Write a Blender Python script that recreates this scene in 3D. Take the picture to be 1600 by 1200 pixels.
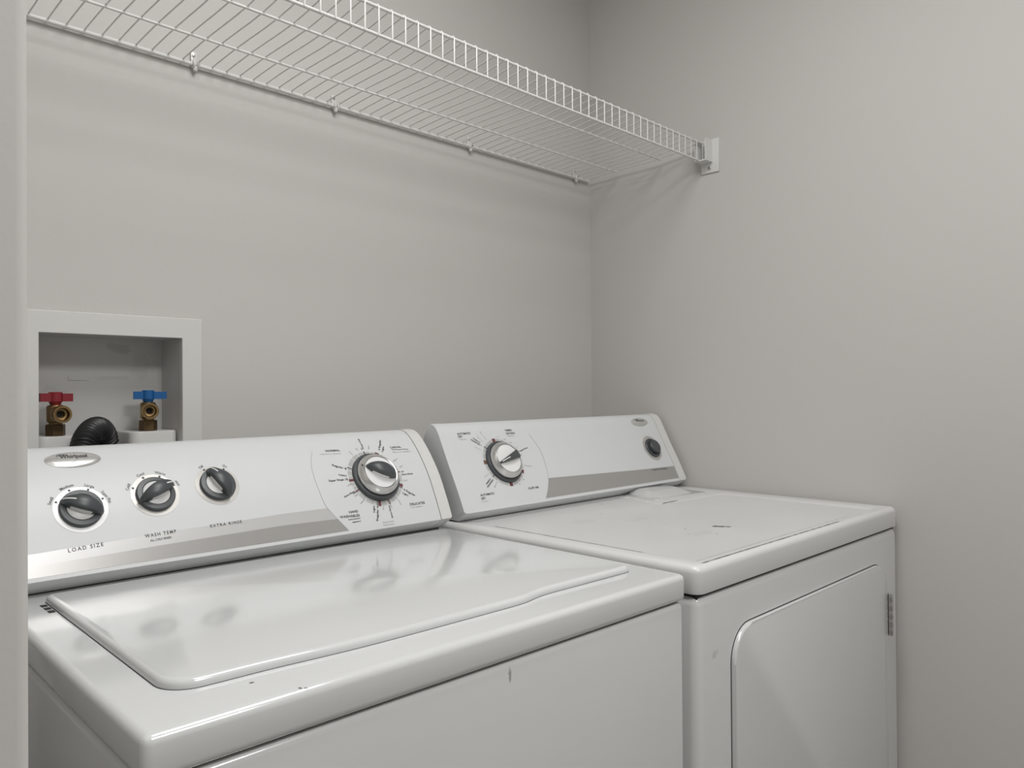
import bpy, bmesh, math, random
from mathutils import Matrix, Vector

# ------------------------------------------------------------------ camera, world, lights, exposure
scene = bpy.context.scene
col = scene.collection
for o in list(bpy.data.objects):
    bpy.data.objects.remove(o)

cam_data = bpy.data.cameras.new('camera')
cam_data.sensor_width = 36.0
cam_data.lens = 1210.15 * 36.0 / 1600.0
cam_data.clip_start = 0.02
cam = bpy.data.objects.new('camera', cam_data)
col.objects.link(cam)
R_ = Vector((0.69980629, -0.7142976, -0.00707844))
U_ = Vector((-0.00015175, -0.01005783, 0.99994941))
F_ = Vector((0.71433265, 0.69976981, 0.00714693))
m = Matrix((R_, U_, -F_)).transposed().to_4x4()
m.translation = Vector((-1.65965, -1.32245, 1.17578))
cam.matrix_world = m
scene.camera = cam

world = bpy.data.worlds.new('world')
scene.world = world
world.use_nodes = True
world.node_tree.nodes['Background'].inputs[0].default_value = (0.9, 0.95, 1.0, 1)
world.node_tree.nodes['Background'].inputs[1].default_value = 0.3

scene.view_settings.view_transform = 'Standard'
scene.view_settings.look = 'None'
scene.view_settings.gamma = 1.0
scene.view_settings.use_curve_mapping = False
scene.view_settings.exposure = 0.57

LAMP_MAIN = (-1.00, -0.95)      # added panel standing in for light bounced off the nook ceiling
LAMP_ROOM = (-1.20, -2.05)      # ceiling lamp of the room behind the camera
LAMP_BOUNCE_W = 6.8
LAMP_ROOM_W = 14.0

# ------------------------------------------------------------------ helpers
def link(o, parent=None):
    col.objects.link(o)
    if parent is not None:
        o.parent = parent
    return o

def tag(o, label=None, cat=None, group=None, kind=None):
    if label: o['label'] = label
    if cat: o['category'] = cat
    if group: o['group'] = group
    if kind: o['kind'] = kind
    return o

def empty(name, loc=(0, 0, 0), rz=0.0):
    o = bpy.data.objects.new(name, None)
    o.location = loc
    o.rotation_euler = (0, 0, rz)
    o.empty_display_size = 0.05
    return link(o)

def finish(name, bm, mat, parent=None, smooth=None, matrix=None):
    """bmesh -> one linked mesh object; smooth = auto-smooth angle in degrees"""
    bmesh.ops.recalc_face_normals(bm, faces=bm.faces)
    me = bpy.data.meshes.new(name)
    if smooth is not None:
        lim = math.radians(smooth)
        for f in bm.faces:
            f.smooth = True
        for e in bm.edges:
            if len(e.link_faces) == 2:
                e.smooth = e.calc_face_angle(0.0) < lim
            else:
                e.smooth = False
    bm.to_mesh(me)
    bm.free()
    if isinstance(mat, (list, tuple)):
        for mm in mat: me.materials.append(mm)
    else:
        me.materials.append(mat)
    o = bpy.data.objects.new(name, me)
    link(o, parent)
    if matrix is not None:
        o.matrix_local = matrix
    return o

def add_box(bm, a, b):
    x0, y0, z0 = a; x1, y1, z1 = b
    v = [bm.verts.new(p) for p in ((x0,y0,z0),(x1,y0,z0),(x1,y1,z0),(x0,y1,z0),(x0,y0,z1),(x1,y0,z1),(x1,y1,z1),(x0,y1,z1))]
    fs = [bm.faces.new([v[i] for i in f]) for f in ((3,2,1,0),(4,5,6,7),(0,1,5,4),(1,2,6,5),(2,3,7,6),(3,0,4,7))]
    return v, fs

def box_bm(a, b, r=0.0, seg=3, sel=None):
    bm = bmesh.new()
    add_box(bm, a, b)
    if r > 0:
        es = [e for e in bm.edges if sel is None or sel((e.verts[0].co + e.verts[1].co) / 2, (e.verts[1].co - e.verts[0].co).normalized())]
        bmesh.ops.bevel(bm, geom=es, offset=r, segments=seg, profile=0.5, affect='EDGES')
    return bm

def poly_prism(bm, pts, z0, z1):
    """extrude a 2-D outline (x, y) from z0 to z1; returns the top face"""
    lo = [bm.verts.new((x, y, z0)) for x, y in pts]
    hi = [bm.verts.new((x, y, z1)) for x, y in pts]
    n = len(pts)
    bm.faces.new(lo[::-1])
    top = bm.faces.new(hi)
    for i in range(n):
        j = (i + 1) % n
        bm.faces.new((lo[i], lo[j], hi[j], hi[i]))
    return top

def bevel_ring(bm, face, r, seg=3):
    bmesh.ops.bevel(bm, geom=list(face.edges), offset=r, segments=seg, profile=0.5, affect='EDGES')

def lathe(bm, prof, n=32, M=None):
    """prof: (radius, z) from bottom to top round the z axis"""
    rings = []
    for r, z in prof:
        if r < 1e-6:
            ring = [bm.verts.new((0, 0, z))]
        else:
            ring = [bm.verts.new((r*math.cos(2*math.pi*i/n), r*math.sin(2*math.pi*i/n), z)) for i in range(n)]
        rings.append(ring)
    newv = [v for r in rings for v in r]
    for a, b in zip(rings, rings[1:]):
        for i in range(n):
            j = (i + 1) % n
            if len(a) == 1 and len(b) == 1: continue
            if len(a) == 1: bm.faces.new((a[0], b[i], b[j]))
            elif len(b) == 1: bm.faces.new((a[i], a[j], b[0]))
            else: bm.faces.new((a[i], a[j], b[j], b[i]))
    if M is not None:
        for v in newv: v.co = M @ v.co
    return newv

def tube(bm, pts, r, n=8, caps=True):
    """swept tube; r is one radius or one per point"""
    pts = [Vector(p) for p in pts]
    k = len(pts)
    rs = r if isinstance(r, (list, tuple)) else [r]*k
    T = []
    for i in range(k):
        a = pts[max(0, i-1)]; b = pts[min(k-1, i+1)]
        T.append((b - a).normalized())
    up = Vector((0, 0, 1)) if abs(T[0].z) < 0.9 else Vector((1, 0, 0))
    x = T[0].cross(up).normalized()
    rings = []
    for i in range(k):
        x = (x - T[i]*x.dot(T[i])).normalized()
        y = T[i].cross(x)
        rings.append([bm.verts.new(pts[i] + rs[i]*(math.cos(2*math.pi*j/n)*x + math.sin(2*math.pi*j/n)*y)) for j in range(n)])
    for a, b in zip(rings, rings[1:]):
        for i in range(n):
            j = (i+1) % n
            bm.faces.new((a[i], a[j], b[j], b[i]))
    if caps:
        bm.faces.new(rings[0][::-1]); bm.faces.new(rings[-1])

def crspline(P, n=10):
    P = [Vector(p) for p in P]
    out = []
    for i in range(len(P)-1):
        p1, p2 = P[i], P[i+1]
        p0 = P[i-1] if i else 2*p1 - p2
        p3 = P[i+2] if i+2 < len(P) else 2*p2 - p1
        for k in range(n):
            t = k/n
            out.append(0.5*((2*p1) + (p2-p0)*t + (2*p0-5*p1+4*p2-p3)*t*t + (3*p1-p0-3*p2+p3)*t**3))
    out.append(P[-1])
    return out

# ------------------------------------------------------------------ materials
def mat_new(name):
    mt = bpy.data.materials.new(name)
    mt.use_nodes = True
    nt = mt.node_tree
    return mt, nt, nt.nodes['Principled BSDF']

def N(nt, typ, **kw):
    n = nt.nodes.new(typ)
    for k, v in kw.items():
        setattr(n, k, v)
    return n

def simple(name, rgb, rough=0.5, metal=0.0, noise=0.03, nscale=30.0, bump=0.0, bscale=200.0, spec=0.5, coat=0.0):
    """principled material with a little procedural unevenness in colour and relief"""
    mt, nt, b = mat_new(name)
    b.inputs['Roughness'].default_value = rough
    b.inputs['Metallic'].default_value = metal
    b.inputs['Specular IOR Level'].default_value = spec
    b.inputs['Coat Weight'].default_value = coat
    b.inputs['Coat Roughness'].default_value = 0.08
    tc = N(nt, 'ShaderNodeTexCoord')
    nz = N(nt, 'ShaderNodeTexNoise'); nz.inputs['Scale'].default_value = nscale; nz.inputs['Detail'].default_value = 4
    nt.links.new(tc.outputs['Object'], nz.inputs['Vector'])
    mx = N(nt, 'ShaderNodeMix', data_type='RGBA')
    mx.inputs['A'].default_value = tuple(max(0, c*(1-noise)) for c in rgb) + (1,)
    mx.inputs['B'].default_value = tuple(min(1, c*(1+noise)) for c in rgb) + (1,)
    nt.links.new(nz.outputs['Fac'], mx.inputs['Factor'])
    nt.links.new(mx.outputs['Result'], b.inputs['Base Color'])
    if bump > 0:
        n2 = N(nt, 'ShaderNodeTexNoise'); n2.inputs['Scale'].default_value = bscale; n2.inputs['Detail'].default_value = 3
        nt.links.new(tc.outputs['Object'], n2.inputs['Vector'])
        bp = N(nt, 'ShaderNodeBump'); bp.inputs['Strength'].default_value = bump; bp.inputs['Distance'].default_value = 0.001
        nt.links.new(n2.outputs['Fac'], bp.inputs['Height'])
        nt.links.new(bp.outputs['Normal'], b.inputs['Normal'])
    return mt

def spot_mask(nt, tc, spots, axis=(0, 1), nscale=350.0, warp=0.6):
    """sum of noisy elliptical scuffs at object-space positions: (a, b, ra, rb, strength)"""
    sep = N(nt, 'ShaderNodeSeparateXYZ'); nt.links.new(tc.outputs['Object'], sep.inputs[0])
    nz = N(nt, 'ShaderNodeTexNoise'); nz.inputs['Scale'].default_value = nscale; nz.inputs['Detail'].default_value = 3
    nt.links.new(tc.outputs['Object'], nz.inputs['Vector'])
    total = None
    def mth(op, a, b=None):
        n = N(nt, 'ShaderNodeMath', operation=op)
        for i, x in enumerate((a, b)):
            if x is None: continue
            if isinstance(x, (int, float)): n.inputs[i].default_value = x
            else: nt.links.new(x, n.inputs[i])
        return n.outputs[0]
    for (a, b, ra, rb, s) in spots:
        da = mth('DIVIDE', mth('SUBTRACT', sep.outputs[axis[0]], a), ra)
        db = mth('DIVIDE', mth('SUBTRACT', sep.outputs[axis[1]], b), rb)
        d = mth('ADD', mth('MULTIPLY', da, da), mth('MULTIPLY', db, db))
        d = mth('ADD', d, mth('MULTIPLY', mth('SUBTRACT', nz.outputs['Fac'], 0.5), warp*6))
        v = N(nt, 'ShaderNodeMapRange'); v.inputs['From Min'].default_value = 1.0; v.inputs['From Max'].default_value = 0.5
        v.inputs['To Max'].default_value = s
        nt.links.new(d, v.inputs['Value'])
        total = v.outputs[0] if total is None else mth('MAXIMUM', total, v.outputs[0])
    return total

def enamel(name, rgb, rough, spots=(), axis=(0, 1), coat=0.6, smudge=0.02, dirt=(0.05, 0.05, 0.045), sscale=350.0):
    mt, nt, b = mat_new(name)
    tc = N(nt, 'ShaderNodeTexCoord')
    nz = N(nt, 'ShaderNodeTexNoise'); nz.inputs['Scale'].default_value = 9; nz.inputs['Detail'].default_value = 6
    nt.links.new(tc.outputs['Object'], nz.inputs['Vector'])
    mx = N(nt, 'ShaderNodeMix', data_type='RGBA')
    mx.inputs['A'].default_value = tuple(c*(1-smudge) for c in rgb) + (1,)
    mx.inputs['B'].default_value = tuple(min(1, c*(1+smudge)) for c in rgb) + (1,)
    nt.links.new(nz.outputs['Fac'], mx.inputs['Factor'])
    out = mx.outputs['Result']
    if spots:
        mk = spot_mask(nt, tc, spots, axis, sscale)
        m2 = N(nt, 'ShaderNodeMix', data_type='RGBA')
        nt.links.new(mk, m2.inputs['Factor']); nt.links.new(out, m2.inputs['A'])
        m2.inputs['B'].default_value = dirt + (1,)
        out = m2.outputs['Result']
    nt.links.new(out, b.inputs['Base Color'])
    rr = N(nt, 'ShaderNodeMapRange'); rr.inputs['To Min'].default_value = rough*0.8; rr.inputs['To Max'].default_value = rough*1.3
    nt.links.new(nz.outputs['Fac'], rr.inputs['Value'])
    nt.links.new(rr.outputs[0], b.inputs['Roughness'])
    b.inputs['Coat Weight'].default_value = coat
    b.inputs['Coat Roughness'].default_value = 0.10
    wv = N(nt, 'ShaderNodeTexNoise'); wv.inputs['Scale'].default_value = 14; wv.inputs['Detail'].default_value = 1
    nt.links.new(tc.outputs['Object'], wv.inputs['Vector'])
    bp = N(nt, 'ShaderNodeBump'); bp.inputs['Strength'].default_value = 0.04; bp.inputs['Distance'].default_value = 0.01
    nt.links.new(wv.outputs['Fac'], bp.inputs['Height'])
    nt.links.new(bp.outputs['Normal'], b.inputs['Normal'])
    return mt

def emit(name, rgb, strength):
    mt, nt, b = mat_new(name)
    b.inputs['Base Color'].default_value = (0.8, 0.8, 0.8, 1)
    b.inputs['Emission Color'].default_value = rgb + (1,)
    b.inputs['Emission Strength'].default_value = strength
    return mt

M = {}
M['wall'] = simple('greige wall paint', (0.555, 0.543, 0.522), 0.62, noise=0.012, nscale=3, bump=0.12, bscale=260, spec=0.3)
M['ceiling'] = simple('white ceiling paint', (0.80, 0.79, 0.77), 0.8, noise=0.01, bump=0.2, bscale=150)
M['floor'] = simple('grey vinyl floor', (0.24, 0.22, 0.20), 0.45, noise=0.15, nscale=8)
M['washer'] = enamel('washer enamel', (0.625, 0.632, 0.628), 0.16, coat=0.7)
M['washer_front'] = enamel('washer front enamel', (0.64, 0.643, 0.637), 0.2, axis=(0, 2),
    spots=[(-0.3215, 0.879, 0.0022, 0.009, 0.55)])
M['washer_top'] = enamel('washer top enamel', (0.625, 0.632, 0.628), 0.15, coat=0.7,
    spots=[(-0.583, 0.0447, 0.0022, 0.0022, 0.9), (-0.5593, 0.006, 0.0016, 0.0016, 0.8), (-0.5545, 0.004, 0.0016, 0.0016, 0.8)])
M['dryer'] = enamel('dryer enamel', (0.62, 0.625, 0.617), 0.2, axis=(0, 2), coat=0.5,
    spots=[(-0.6966, 0.8101, 0.006, 0.006, 0.22), (-0.689, 0.813, 0.004, 0.004, 0.16)])
M['dryer_top'] = enamel('worn dryer top enamel', (0.65, 0.65, 0.643), 0.33, coat=0.15, smudge=0.035,
    spots=[(-0.4280, 0.1575, 0.0095, 0.0065, 0.97), (-0.4225, 0.1485, 0.0090, 0.0080, 0.97), (-0.4165, 0.1395, 0.0070, 0.0065, 0.9), (-0.487, 0.182, 0.0035, 0.003, 0.55), (-0.4895, 0.1186, 0.003, 0.003, 0.5),
           (-0.4649, 0.2389, 0.0025, 0.0025, 0.6), (-0.4574, 0.3917, 0.003, 0.003, 0.45), (-0.5206, 0.1518, 0.003, 0.0025, 0.6), (-0.1526, 0.1448, 0.004, 0.003, 0.3),
           (-0.3556, 0.4701, 0.003, 0.003, 0.5), (-0.46, 0.30, 0.035, 0.012, 0.07), (-0.55, 0.36, 0.03, 0.02, 0.07), (-0.50, 0.14, 0.03, 0.014, 0.09)])
M['plastic'] = simple('white console plastic', (0.66, 0.658, 0.64), 0.32, noise=0.01)
M['panel'] = simple('white printed console panel', (0.64, 0.652, 0.656), 0.42, noise=0.008, coat=0.0)
M['silver_light'] = simple('light silver print', (0.55, 0.547, 0.54), 0.34, metal=0.25, noise=0.02, nscale=12)
M['silver_dark'] = simple('dark silver print', (0.40, 0.392, 0.38), 0.3, metal=0.35, noise=0.03, nscale=12)
M['line'] = simple('thin grey print', (0.42, 0.42, 0.42), 0.4)
M['charcoal'] = simple('charcoal knob plastic', (0.060, 0.065, 0.070), 0.38, noise=0.08, nscale=60)
M['knob_grey'] = simple('light grey knob insert', (0.66, 0.66, 0.65), 0.35, noise=0.02)
M['knob_white'] = simple('white dial cap', (0.80, 0.80, 0.80), 0.25, noise=0.01, coat=0.3)
M['bezel'] = simple('warm silver bezel', (0.50, 0.485, 0.46), 0.34, metal=0.3, noise=0.02)
M['bezel_lit'] = simple('highlit bezel', (0.72, 0.72, 0.72), 0.3, metal=0.1, noise=0.01)  # lighter bezel copy with the lamp's highlight put into its colour
M['brushed'] = simple('brushed silver ring', (0.66, 0.655, 0.64), 0.26, metal=0.9, noise=0.05, nscale=90)
M['badge'] = simple('satin silver badge', (0.70, 0.695, 0.68), 0.24, metal=0.75, noise=0.03, nscale=40)
M['ink'] = simple('dark print ink', (0.045, 0.045, 0.047), 0.5)
M['ink_grey'] = simple('grey print ink', (0.36, 0.36, 0.36), 0.5)
M['ink_red'] = simple('maroon print ink', (0.15, 0.045, 0.05), 0.5)
M['ink_brown'] = simple('brown print ink', (0.16, 0.09, 0.06), 0.5)
M['seg'] = simple('pale grey dial segment', (0.45, 0.45, 0.44), 0.45)
M['white_mark'] = simple('white pointer mark', (0.80, 0.80, 0.79), 0.4)
M['gap'] = simple('gap shade', (0.02, 0.02, 0.02), 0.7)  # near-black painted for the shade inside gaps, slots and bores
M['wire'] = simple('white vinyl coated wire', (0.68, 0.675, 0.655), 0.35, noise=0.01)
M['clip'] = simple('milky clip plastic', (0.66, 0.65, 0.63), 0.25, noise=0.02, coat=0.4)
M['bracket'] = simple('white bracket plastic', (0.66, 0.66, 0.645), 0.4, noise=0.01)
M['screw'] = simple('zinc screw', (0.42, 0.42, 0.41), 0.35, metal=0.9)
M['pvc'] = simple('outlet box plastic', (0.63, 0.625, 0.605), 0.45, noise=0.02, nscale=10)
M['pvc_dirty'] = enamel('stained outlet box plastic', (0.56, 0.555, 0.54), 0.5, coat=0.0, smudge=0.05, axis=(0, 2), dirt=(0.30, 0.29, 0.27), sscale=60.0,
    spots=[(-1.185, 1.250, 0.020, 0.010, 0.35), (-1.20, 1.20, 0.035, 0.004, 0.18), (-1.15, 1.222, 0.018, 0.03, 0.14), (-1.285, 1.16, 0.02, 0.03, 0.15)])
M['brass'] = simple('aged brass', (0.31, 0.21, 0.10), 0.36, metal=1.0, noise=0.35, nscale=70)
M['brass_dark'] = simple('tarnished brass', (0.15, 0.10, 0.055), 0.45, metal=1.0, noise=0.4, nscale=90)
M['red'] = simple('dark red handle', (0.22, 0.014, 0.022), 0.4, noise=0.1)
M['blue'] = simple('blue handle', (0.006, 0.10, 0.30), 0.4, noise=0.1)
M['rubber'] = simple('black hose rubber', (0.012, 0.012, 0.013), 0.42, noise=0.2)
M['chrome'] = simple('zinc hinge', (0.62, 0.62, 0.62), 0.22, metal=1.0, noise=0.15, nscale=120)
M['foot'] = simple('grey foot rubber', (0.10, 0.10, 0.10), 0.6)

# ------------------------------------------------------------------ the room
CEIL = 2.44
def struct(name, bm, mat, smooth=None):
    return tag(finish(name, bm, mat, smooth=smooth), kind='structure')

struct('floor', box_bm((-3.3, -3.4, -0.05), (0.1, 0.1, 0.0)), M['floor'])
struct('ceiling', box_bm((-3.3, -3.4, CEIL), (0.1, 0.1, CEIL+0.05)), M['ceiling'])
struct('wall_right', box_bm((0.0, -3.4, 0.0), (0.1, 0.1, CEIL)), M['wall'])
struct('wall_front', box_bm((-3.3, -3.4, 0.0), (0.0, -3.3, CEIL)), M['wall'])
struct('wall_far_left', box_bm((-3.3, -3.3, 0.0), (-3.2, -0.93, CEIL)), M['wall'])
# the block of wall left of the laundry nook with its rounded plaster corner
NIBX = -1.5637
struct('wall_left', box_bm((-3.3, -0.93, 0.0), (NIBX, 0.1, CEIL), 0.006, 4,
       lambda c, d: abs(d.z) > 0.9 and c.x > -2 and c.y < -0.5), M['wall'], smooth=40)
# back wall with the hole for the outlet box
BX0, BX1, BZ0, BZ1 = -1.329, -1.111, 1.075, 1.2685
def back_wall():
    bm = bmesh.new()
    xs = [NIBX, BX0, BX1, 0.0]; zs = [0.0, BZ0, BZ1, CEIL]
    V = [[[bm.verts.new((x, y, z)) for z in zs] for x in xs] for y in (0.0, 0.1)]
    for yi in (0, 1):
        for i in range(3):
            for k in range(3):
                if i == 1 and k == 1: continue
                bm.faces.new((V[yi][i][k], V[yi][i+1][k], V[yi][i+1][k+1], V[yi][i][k+1]))
    for (a, b) in (((1,1),(2,1)), ((2,1),(2,2)), ((2,2),(1,2)), ((1,2),(1,1))):
        bm.faces.new((V[0][a[0]][a[1]], V[0][b[0]][b[1]], V[1][b[0]][b[1]], V[1][a[0]][a[1]]))
    for i in range(3):
        for k in (0, 3):
            bm.faces.new((V[0][i][k], V[0][i+1][k], V[1][i+1][k], V[1][i][k]))
            bm.faces.new((V[0][k][i], V[0][k][i+1], V[1][k][i+1], V[1][k][i]))
    return bm
struct('wall_back', back_wall(), M['wall'])

# ------------------------------------------------------------------ ceiling lamp and added bounce panel (above and behind the camera)
def ceiling_light(x, y, watts, half, label):
    """flat square light panel on the ceiling"""
    t = empty('ceiling_light', (x, y, CEIL))
    tag(t, label, 'lamp')
    h = half
    bm = box_bm((-h-0.02, -h-0.02, -0.035), (h+0.02, h+0.02, 0.0), 0.004, 2)
    finish('lamp_frame', bm, M['bracket'], t, smooth=40)
    bm = box_bm((-h, -h, -0.040), (h, h, -0.0352), 0.002, 2)
    finish('diffuser', bm, emit('lamp diffuser', (1.0, 0.99, 0.97), 1.5), t, smooth=40)
    ld = bpy.data.lights.new('lamp_light', 'AREA'); ld.shape = 'SQUARE'; ld.size = 2*h; ld.energy = watts; ld.color = (1.0, 0.997, 0.99)
    lo = bpy.data.objects.new('lamp_light', ld); link(lo, t); lo.location = (0, 0, -0.042)
ceiling_light(*LAMP_MAIN, LAMP_BOUNCE_W, 0.28, 'added square light panel for ceiling bounce in front of the laundry nook')
ceiling_light(*LAMP_ROOM, LAMP_ROOM_W, 0.28, 'square ceiling light panel deeper in the room')

# ------------------------------------------------------------------ curved console face shared by washer and dryer
class Face:
    """console front: (u, t) = along the console, up along its curved profile -> local 3-D"""
    def __init__(s, P, z0):
        s.c = [Vector((p.x, p.y + z0)) for p in crspline([Vector((a, b)) for a, b in P], 12)]
        s.t = [0.0]
        for a, b in zip(s.c, s.c[1:]):
            s.t.append(s.t[-1] + (b - a).length)
    def frame(s, t):
        i = 0
        while i < len(s.c) - 2 and s.t[i+1] < t: i += 1
        k = (t - s.t[i]) / (s.t[i+1] - s.t[i])
        p = s.c[i].lerp(s.c[i+1], k)
        def tg(j):
            a = s.c[max(0, j-1)]; b = s.c[min(len(s.c)-1, j+1)]
            return (b - a).normalized()
        d = tg(i).lerp(tg(i+1), min(1, max(0, k))).normalized()
        return p, d
    def pt(s, u, t, h=0.0):
        p, d = s.frame(t)
        return Vector((u, p.x - d.y*h, p.y + d.x*h))
    def matrix(s, u, t):
        p, d = s.frame(t)
        X = Vector((1, 0, 0)); Y = Vector((0, d.x, d.y)); Z = Vector((0, -d.y, d.x))
        mm = Matrix((X, Y, Z)).transposed().to_4x4()
        mm.translation = Vector((u, p.x, p.y))
        return mm

def interp(tab, x):
    if x <= tab[0][0]: return tab[0][1]
    for (a, b), (c, d) in zip(tab, tab[1:]):
        if x <= c: return b + (d-b)*(x-a)/(c-a)
    return tab[-1][1]

_fonts = {}
def text_mesh(s, spacing=1.0, bold=0.0):
    """flat 2-D mesh of a string at cap height 1 -> (verts, faces, width)"""
    key = (s, spacing, bold)
    if key in _fonts: return _fonts[key]
    cu = bpy.data.curves.new('tmp_text', 'FONT')
    cu.body = s; cu.size = 1.0; cu.resolution_u = 2; cu.space_character = spacing; cu.offset = bold
    ob = bpy.data.objects.new('tmp_text', cu); col.objects.link(ob)
    dg = bpy.context.evaluated_depsgraph_get()
    me = ob.evaluated_get(dg).to_mesh()
    vs = [(v.co.x, v.co.y) for v in me.vertices]; fs = [tuple(p.vertices) for p in me.polygons]
    ob.evaluated_get(dg).to_mesh_clear()
    bpy.data.objects.remove(ob); bpy.data.curves.remove(cu)
    x0 = min(v[0] for v in vs); x1 = max(v[0] for v in vs)
    k = 1/0.70
    r = ([((x-x0)*k, y*k) for x, y in vs], fs, (x1-x0)*k)
    _fonts[key] = r
    return r

def print_text(face, parent, s, u0, t0, u1, t1, h, mat, spacing=1.0, bold=0.006, lift=0.0005):
    vs, fs, w = text_mesh(s, spacing, bold)
    L = math.hypot(u1-u0, t1-t0); a = math.atan2(t1-t0, u1-u0); ca, sa = math.cos(a), math.sin(a)
    bm = bmesh.new()
    V = []
    for x, y in vs:
        X = x*L/w; Y = y*h
        V.append(bm.verts.new(face.pt(u0 + X*ca - Y*sa, t0 + X*sa + Y*ca, lift)))
    for f in fs:
        try: bm.faces.new([V[i] for i in f])
        except ValueError: pass
    return finish('printed_text', bm, mat, parent)

def print_arc(face, parent, s, uc, tc, r, amid, h, mat, bold=0.004, narrow=1.0):
    vs, fs, w = text_mesh(s, 1.05, bold)
    bm = bmesh.new(); V = []
    for x, y in vs:
        an = math.radians(amid) - ((x - w/2)*h*narrow)/(r + h*0.4)
        rr = r + y*h
        V.append(bm.verts.new(face.pt(uc + rr*math.cos(an), tc + rr*math.sin(an), 0.0005)))
    for f in fs:
        try: bm.faces.new([V[i] for i in f])
        except ValueError: pass
    return finish('printed_text', bm, mat, parent)

def sector(bm, face, uc, tc, r0, r1, a0, a1, h, n=8):
    """printed ring sector lying on the face"""
    rows = []
    for i in range(n+1):
        a = math.radians(a0 + (a1-a0)*i/n)
        rows.append([bm.verts.new(face.pt(uc + r*math.cos(a), tc + r*math.sin(a), h)) for r in (r0, r1)])
    for a, b in zip(rows, rows[1:]):
        bm.faces.new((a[0], a[1], b[1], b[0]))

def ribbon(bm, face, pts, wd, h):
    pts = [Vector(p) for p in pts]
    L = []
    for i, p in enumerate(pts):
        d = (pts[min(len(pts)-1, i+1)] - pts[max(0, i-1)]).normalized()
        nrm = Vector((-d.y, d.x))*wd/2
        L.append([bm.verts.new(face.pt(q.x, q.y, h)) for q in (p + nrm, p - nrm)])
    for a, b in zip(L, L[1:]):
        bm.faces.new((a[0], a[1], b[1], b[0]))

def stripe_bm(face, u0, u_end, tlo, thi, nu=40, nt=4, h=0.00025):
    bm = bmesh.new(); G = []
    for j in range(nt+1):
        f = j/nt; row = []
        for i in range(nu+1):
            u = u0
            for _ in range(6):
                t = tlo(u)*(1-f) + thi(u)*f
                u = u0 + (u_end(t)-u0)*i/nu
            row.append(bm.verts.new(face.pt(u, t, h)))
        G.append(row)
    for a, b in zip(G, G[1:]):
        for i in range(nu):
            bm.faces.new((a[i], a[i+1], b[i+1], b[i]))
    return bm

def profile_prism(prof, u0, u1, cap_bevel=0.0, side=0):
    """extrude the (w, z) outline along u; optionally round the rim of one end"""
    bm = bmesh.new()
    A = [bm.verts.new((u0, w, z)) for w, z in prof]
    B = [bm.verts.new((u1, w, z)) for w, z in prof]
    n = len(prof)
    fa = bm.faces.new(A); fb = bm.faces.new(B[::-1])
    for i in range(n):
        j = (i+1) % n
        bm.faces.new((A[i], B[i], B[j], A[j]))
    if cap_bevel:
        bevel_ring(bm, fb if side > 0 else fa, cap_bevel, 4)
    return bm

# ------------------------------------------------------------------ knobs
def fin_bm(L, wid, h0, hm, n=20, drop=0.0015):
    """ridge along x from -L to L; wid(x) = half width; arched top"""
    bm = bmesh.new(); R = []
    for i in range(n+1):
        x = -L + 2*L*i/n
        q = max(0.0, 1-(x/L)**2)**0.5
        hz = h0 + 0.002 + (hm-h0-0.002)*q; b = wid(x)
        R.append([bm.verts.new(p) for p in ((x,-b,h0), (x,-b,hz-drop), (x,-b*0.72,hz), (x,b*0.72,hz), (x,b,hz-drop), (x,b,h0))])
    for a, b in zip(R, R[1:]):
        for k in range(6):
            j = (k+1) % 6
            bm.faces.new((a[k], a[j], b[j], b[k]))
    bm.faces.new(R[0]); bm.faces.new(R[-1][::-1])
    return bm

def pointer_bm(x0, x1, L, h0, hm, wd=0.0008, n=8):
    bm = bmesh.new(); R = []
    for i in range(n+1):
        x = x0 + (x1-x0)*i/n
        q = max(0.0, 1-(x/L)**2)**0.5
        z = h0 + 0.002 + (hm-h0-0.002)*q + 0.0003
        R.append((bm.verts.new((x, -wd, z)), bm.verts.new((x, wd, z))))
    for a, b in zip(R, R[1:]):
        bm.faces.new((a[0], a[1], b[1], b[0]))
    return bm

def root_at(name, face, u, t, parent, mat, prof, n=48):
    """first mesh of a knob, carrying the frame of the face"""
    bm = bmesh.new(); lathe(bm, prof, n)
    return finish(name, bm, mat, parent, smooth=35, matrix=face.matrix(u, t))

def small_knob(face, parent, console, u, t, ang, bezel_mat):
    bm = bmesh.new(); sector(bm, face, u, t, 0.0, 0.032, 0, 360, 0.0004, 64)
    finish('knob_bezel', bm, bezel_mat, console)
    k = root_at('knob', face, u, t, parent, M['charcoal'],
                [(0.0255,-0.003), (0.0257,0.0035), (0.0245,0.0055), (0.019,0.006), (0.0182,0.0045), (0,0.0045)])
    Rz = Matrix.Rotation(math.radians(ang), 4, 'Z')
    bm = bmesh.new(); lathe(bm, [(0.0178,0.004), (0.0175,0.0062), (0.012,0.0080), (0,0.0088)], 40)
    tag(finish('knob_insert', bm, M['knob_grey'], k, smooth=50), 'light grey disc inset in the knob')
    wid = lambda x: 0.0020 + 0.0066*(1-(x/0.0262)**2)
    finish('grip', fin_bm(0.0262, wid, 0.0045, 0.0240), M['charcoal'], k, smooth=40, matrix=Rz)
    wid2 = lambda x: 0.0008 + 0.0088*max(0, 1-(x/0.0238)**2)
    tag(finish('grip_insert', fin_bm(0.0236, wid2, 0.0030, 0.0165), M['knob_grey'], k, smooth=40, matrix=Rz), 'light grey side of the grip')
    tag(finish('pointer_mark', pointer_bm(0.0105, 0.0245, 0.0262, 0.0045, 0.0240), M['white_mark'], k, matrix=Rz), 'white pointer line')
    return k

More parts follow.
